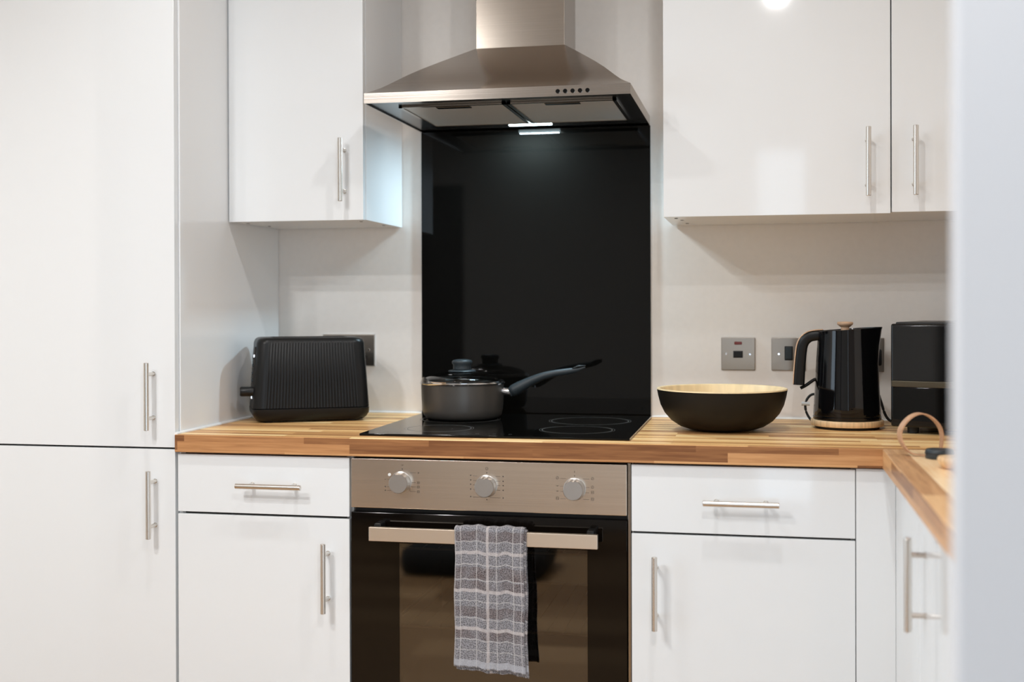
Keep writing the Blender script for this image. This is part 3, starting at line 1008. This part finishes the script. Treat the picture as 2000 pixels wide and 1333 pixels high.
g = G()
g.lathe([(0.0, 0.0), (0.0755, 0.0), (0.0765, 0.004), (0.0765, 0.008), (0.0748, 0.009), (0.0755, 0.011), (0.0742, 0.035), (0.0718, 0.08), (0.0690, 0.13), (0.0665, 0.17), (0.0650, 0.200), (0.0652, 0.2065), (0.0640, 0.2070), (0.0625, 0.200)], (KX, KY, KZ), 112, kmod)
g.build('body', M['black_gloss'], t, 50)
g = G(); g.lathe([(0.0, 0.2045), (0.0610, 0.2045), (0.0625, 0.2030), (0.0625, 0.1960), (0.0, 0.1960)], (KX, KY, KZ), 64, lambda x, y, z, a, r: (x, y, z + 0.005 * x / 0.07)); g.build('kettle_lid', M['black_satin'], t, 50)
g = G(); g.lathe([(0.0, 0.2040), (0.0095, 0.2040), (0.0092, 0.2110), (0.0150, 0.2155), (0.0178, 0.2180), (0.0180, 0.2220), (0.0160, 0.2240), (0.0, 0.2245)], (KX - 0.004, KY, KZ), 36); g.build('lid_knob', M['knobwood'], t, 50)
# handle: a bent flat bar hanging from the top left, wood inlay along its outside
hpts = smooth([(1.010, KY, 1.1235), (0.990, KY, 1.1225), (0.9735, KY, 1.1190), (0.9610, KY, 1.1050), (0.9570, KY, 1.0800), (0.9540, KY, 1.0450), (0.9520, KY, 1.0080)], 3)


def ribbon(g, P, w, th, shift=0.0, taper=None):
    """flat bar in the XZ plane: width w along Y, thickness th in plane"""
    rings = []
    n = len(P)
    for i, p in enumerate(P):
        tn = (P[min(i + 1, n - 1)] - P[max(i - 1, 0)]).normalized()
        nn = Vector((-tn.z, 0, tn.x))
        hh = th / 2 * (taper(i / (n - 1)) if taper else 1)
        c = p + nn * shift
        ring = []
        for k in range(16):
            a = k * 2 * PI / 16
            ca, sa = math.cos(a), math.sin(a)
            ex = 0.55
            ring.append(c + nn * hh * (abs(ca) ** ex) * (1 if ca >= 0 else -1) + Vector((0, 1, 0)) * w / 2 * (abs(sa) ** ex) * (1 if sa >= 0 else -1))
        rings.append(ring)
    return g.rings(rings)


g = G(); ribbon(g, hpts, 0.026, 0.0245, taper=lambda f: 0.95 + 0.12 * f); kh = g.build('handle', M['black_satin'], t, 60)
g = G(); ribbon(g, hpts[4:-2], 0.018, 0.003, shift=-0.0128); g.build('wood_inlay', M['knobwood'], kh, 60)
g = G(); g.tube(smooth([(0.9555, KY, 1.0000), (0.968, KY, 1.0065), (0.984, KY, 1.0190), (0.9905, KY, 1.0215)], 2), [0.0035] * 16 if False else 0.0038, 10, squash=(2.0, 1.0)); g.build('handle_strut', M['black_satin'], t, 60)

# ------------------------------------------------------------------ microwave, turned towards the room
MR = math.radians(-20)
t = thing('microwave', 'black microwave oven in the right corner, half hidden by the foreground wall', 'microwave', (1.1452, -0.300, WZ), MR)
# local frame: x to the right along its front, y towards the back, z up; front face at y = 0
g = G(); g.box(0.006, 0.434, 0.018, 0.270, 0.0175, 0.2450, 0.003, 2); g.build('casing', M['black_satin'], t, 30)
g = G(); g.box(0.0, 0.440, 0.0, 0.020, 0.0155, 0.2415, 0.0045, 3); g.build('front_frame', M['black_gloss'], t, 35)
g = G(); g.box(0.004, 0.325, -0.0022, 0.002, 0.1170, 0.2370, 0.001); g.build('door_glass', M['black_mirror'], t, 30)
g = G(); g.box(0.003, 0.326, -0.0045, 0.002, 0.1035, 0.1165, 0.0012)
g.build('trim_strip', mat('bronze_trim', (0.09, 0.075, 0.05), 0.35, 0.7), t, 30)
g = G(); g.box(0.004, 0.325, -0.0020, 0.002, 0.0200, 0.1025, 0.001); g.build('lower_door_panel', M['black_glass'], t, 30)
for x in (0.04, 0.40):
    for y in (0.035, 0.24):
        g = G(); g.lathe([(0.012, 0.0004), (0.013, 0.0176)], (x, y, 0), 16); g.build('foot', M['black_rubber'], t, 40)

# ------------------------------------------------------------------ strap, puck and wooden disc on the right worktop
lp = [(1.1640, 0.9128), (1.1500, 0.9128), (1.1360, 0.9165), (1.1225, 0.9350), (1.1195, 0.9540), (1.1290, 0.9720), (1.1440, 0.9855), (1.1590, 0.9900), (1.1750, 0.9850), (1.1905, 0.9710), (1.1985, 0.9550), (1.1990, 0.9350), (1.1960, 0.9130)]
P = smooth([Vector((x, -0.70, z)) for x, z in lp], 2)
g = G()
rings = []
n = len(P)
for i, p in enumerate(P):
    f = i / (n - 1)
    tn = (P[min(i + 1, n - 1)] - P[max(i - 1, 0)]).normalized()
    nn = Vector((-tn.z, 0, tn.x)) * 0.0013
    w = Vector((0.30, -0.954, 0)) * (0.003 + 0.0065 * math.sin(PI * f) ** 0.8)
    yo = Vector((0, -0.012 + 0.035 * f, 0))
    rings.append([p + yo - nn - w, p + yo + nn - w, p + yo + nn + w, p + yo - nn + w])
g.rings(rings)
tag(g.build('leather_strap', M['leather'], None, 50, origin=(1.16, -0.70, WZ)), 'tan leather strap standing in a loop on the right worktop', 'strap')
t = thing('round_cap', 'small round black cap beside the tan strap loop', 'cap', (1.187, -0.735, WZ))
g = G(); g.lathe([(0.0, 0.0003), (0.0235, 0.0003), (0.0245, 0.0015), (0.0245, 0.0150), (0.0225, 0.0175), (0.0, 0.0178)], (1.187, -0.735, WZ), 48); g.build('body', M['grip'], t, 45)
g = G(); g.lathe([(0.0245, 0.0085), (0.0252, 0.0090), (0.0252, 0.0115), (0.0245, 0.0120)], (1.187, -0.735, WZ), 48); g.build('ridge', M['black_rubber'], t, 45)
g = G(); g.lathe([(0.0, 0.0003), (0.020, 0.0003), (0.024, 0.002), (0.031, 0.010), (0.033, 0.016), (0.031, 0.0205), (0.0, 0.0215)], (1.1970, -0.8750, WZ), 48)
tag(g.build('wooden_disc', M['beech'], None, 45, origin=(1.197, -0.875, WZ)), 'round wooden disc at the edge of the foreground wall', 'wooden disc')

# ------------------------------------------------------------------ tea towel over the oven handle
def stripes(nt, coord, items):
    out = None
    for pos, half in items:
        c = math_node(nt, 'COMPARE', coord, pos, half)
        out = c if out is None else math_node(nt, 'MAXIMUM', out, c)
    return out


mt = bpy.data.materials.new('checked_terry')
mt.use_nodes = True
nt = mt.node_tree
bs = nt.nodes['Principled BSDF']
bs.inputs['Roughness'].default_value = 0.95
bs.inputs['Specular IOR Level'].default_value = 0.1
uv = nt.nodes.new('ShaderNodeUVMap')
sx = nt.nodes.new('ShaderNodeSeparateXYZ')
nt.links.new(uv.outputs[0], sx.inputs[0])
no = nt.nodes.new('ShaderNodeTexNoise'); no.inputs['Scale'].default_value = 500; no.inputs['Detail'].default_value = 2
nt.links.new(uv.outputs[0], no.inputs['Vector'])
n2 = nt.nodes.new('ShaderNodeTexNoise'); n2.inputs['Scale'].default_value = 28; n2.inputs['Detail'].default_value = 3
nt.links.new(uv.outputs[0], n2.inputs['Vector'])
ud = math_node(nt, 'MULTIPLY_ADD', no.outputs['Fac'], 0.0005, sx.outputs[0])
vd = math_node(nt, 'MULTIPLY_ADD', no.outputs['Fac'], 0.0005, sx.outputs[1])
thin = math_node(nt, 'MAXIMUM', stripes(nt, ud, [(0.0130, .0008), (0.0475, .0008), (0.0890, .0008), (0.1230, .0009), (0.1390, .0007), (0.0015, .0008)]),
                 stripes(nt, vd, [(0.006, .0009), (0.041, .0008), (0.088, .0010), (0.119, .0009), (0.163, .0008), (0.198, .0009), (0.242, .0009), (0.264, .0007)]))
thick = math_node(nt, 'MAXIMUM', stripes(nt, ud, [(0.0700, .0028)]), stripes(nt, vd, [(0.064, .0034), (0.142, .0034), (0.220, .0034)]))
dark = stripes(nt, vd, [(0.106, .012), (0.131, .009), (0.185, .010), (0.231, .009), (0.030, .010)])
base = nt.nodes.new('ShaderNodeMix'); base.data_type = 'RGBA'
base.inputs[6].default_value = (0.180, 0.177, 0.190, 1)
base.inputs[7].default_value = (0.115, 0.094, 0.094, 1)
nt.links.new(math_node(nt, 'MULTIPLY', dark, math_node(nt, 'MULTIPLY_ADD', n2.outputs['Fac'], 2.2, -0.5)), base.inputs[0])
sp = nt.nodes.new('ShaderNodeValToRGB')
sp.color_ramp.elements[0].position, sp.color_ramp.elements[0].color = 0.38, (0.42, 0.42, 0.42, 1)
sp.color_ramp.elements[1].position, sp.color_ramp.elements[1].color = 0.60, (1.9, 1.9, 1.9, 1)
nt.links.new(no.outputs['Fac'], sp.inputs[0])
mul = nt.nodes.new('ShaderNodeMix'); mul.data_type = 'RGBA'; mul.blend_type = 'MULTIPLY'
mul.inputs[0].default_value = 1.0
nt.links.new(base.outputs[2], mul.inputs[6]); nt.links.new(sp.outputs[0], mul.inputs[7])
m1 = nt.nodes.new('ShaderNodeMix'); m1.data_type = 'RGBA'
m1.inputs[7].default_value = (0.62, 0.60, 0.59, 1)
nt.links.new(math_node(nt, 'MULTIPLY', thin, 0.5), m1.inputs[0]); nt.links.new(mul.outputs[2], m1.inputs[6])
m2 = nt.nodes.new('ShaderNodeMix'); m2.data_type = 'RGBA'
m2.inputs[7].default_value = (0.60, 0.55, 0.54, 1)
nt.links.new(math_node(nt, 'MULTIPLY', thick, 0.55), m2.inputs[0]); nt.links.new(m1.outputs[2], m2.inputs[6])
hem = stripes(nt, sx.outputs[1], [(0.2905, .0065)])
m3 = nt.nodes.new('ShaderNodeMix'); m3.data_type = 'RGBA'
m3.inputs[7].default_value = (0.42, 0.43, 0.47, 1)
nt.links.new(math_node(nt, 'MULTIPLY', hem, 0.7), m3.inputs[0]); nt.links.new(m2.outputs[2], m3.inputs[6])
nt.links.new(m3.outputs[2], bs.inputs['Base Color'])
bp = nt.nodes.new('ShaderNodeBump'); bp.inputs['Strength'].default_value = 0.6; bp.inputs['Distance'].default_value = 0.002
nt.links.new(no.outputs['Fac'], bp.inputs['Height']); nt.links.new(bp.outputs['Normal'], bs.inputs['Normal'])


def towel_layer(x0, x1, zb, yo, lift, seed, flare=0.0, front_len=None, back_len=0.26, v0=0.0):
    """one folded layer hung over the bar: back drop, over the top, front drop"""
    rnd = random.Random(seed)
    ph = [rnd.uniform(0, 6) for _ in range(6)]
    yb, yf = OY - 0.033 + 0.004 + yo, OY - 0.045 - 0.004 - yo
    top = HB[3] + 0.004 + lift
    path = []
    zbk = HB[3] - back_len
    nb = 30
    for k in range(nb):
        path.append((yb, zbk + (top - 0.004 - zbk) * k / nb))
    for k in range(9):
        a = PI * k / 8
        path.append(((yb + yf) / 2 + (yb - yf) / 2 * math.cos(a), top - 0.004 + 0.004 * math.sin(a)))
    nf = 90
    for k in range(1, nf + 1):
        path.append((yf, top - 0.004 - (top - 0.004 - zb) * k / nf))
    s0 = nb + 4
    L = [0.0]
    for a, b in zip(path[:-1], path[1:]):
        L.append(L[-1] + math.hypot(a[0] - b[0], a[1] - b[1]))
    nu = 56
    verts, uvs, faces = [], [], []
    for i, (y, z) in enumerate(path):
        v = L[i] - L[s0]
        for j in range(nu + 1):
            u = j / nu
            down = max(0.0, v) / 0.29
            w = x1 - x0
            xx = x0 + u * w + flare * (u - 0.5) * down + 0.0022 * math.sin(v * 42 + ph[0]) * (u - 0.5) + 0.0022 * down
            fold = 0.0022 * math.sin(u * 9 + ph[1] + v * 5) + 0.0014 * math.sin(u * 21 + ph[2] - v * 9) + 0.0006 * math.sin(u * 60 + v * 130)
            edge = 0.0022 * (abs(u - 0.5) * 2) ** 8
            yy = y - (fold * min(1, abs(v) * 14 + 0.15) if v > 0 else -abs(fold) * 0.5) + (edge if v > 0 else 0)
            if v > 0.03:
                yy -= 0.006 * down
            zz = z + 0.0014 * math.sin(u * 14 + ph[3]) + (0.0010 * math.sin(u * 31 + ph[4])) - 0.010 * (u - 0.2) * down
            verts.append((xx, yy, zz)); uvs.append((u * 0.145, v + v0))
    for i in range(len(path) - 1):
        for j in range(nu):
            a = i * (nu + 1) + j
            faces.append((a, a + 1, a + nu + 2, a + nu + 1))
    return verts, uvs, faces


tw = thing('tea_towel', 'grey and white checked tea towel hanging over the oven handle', 'towel', (0.318, OY - 0.04, 0.735))


def layer_obj(name, args, **kw):
    verts, uvs, faces = towel_layer(*args, **kw)
    me = bpy.data.meshes.new(name)
    off = tw.location
    me.from_pydata([(v[0] - off[0], v[1] - off[1], v[2] - off[2]) for v in verts], [], faces)
    ul = me.uv_layers.new(name='UVMap')
    for l in me.loops:
        ul.data[l.index].uv = uvs[l.vertex_index]
    me.materials.append(mt)
    me.shade_smooth()
    o = bpy.data.objects.new(name, me)
    C.objects.link(o)
    o.parent = tw
    so = o.modifiers.new('thickness', 'SOLIDIFY'); so.thickness = 0.0022; so.offset = 0
    return o


layer_obj('front_fold', (0.2435, 0.3880, 0.4470, 0.0042, 0.0055, 3), flare=0.006)
layer_obj('back_fold', (0.2500, 0.3925, 0.4400, 0.0000, 0.0010, 3), flare=0.009, v0=0.011)

# low dark cushion on the floor behind the camera (seen mirrored in the oven window)
g = G(); g.box(-0.70, -0.05, -3.62, -3.22, 0.0005, 0.13, 0.05, 4)
tag(g.build('floor_cushion', M['cushion'], None, 50, origin=(-0.37, -3.42, 0)), 'low black cushion on the floor, mirrored in the oven window', 'cushion')
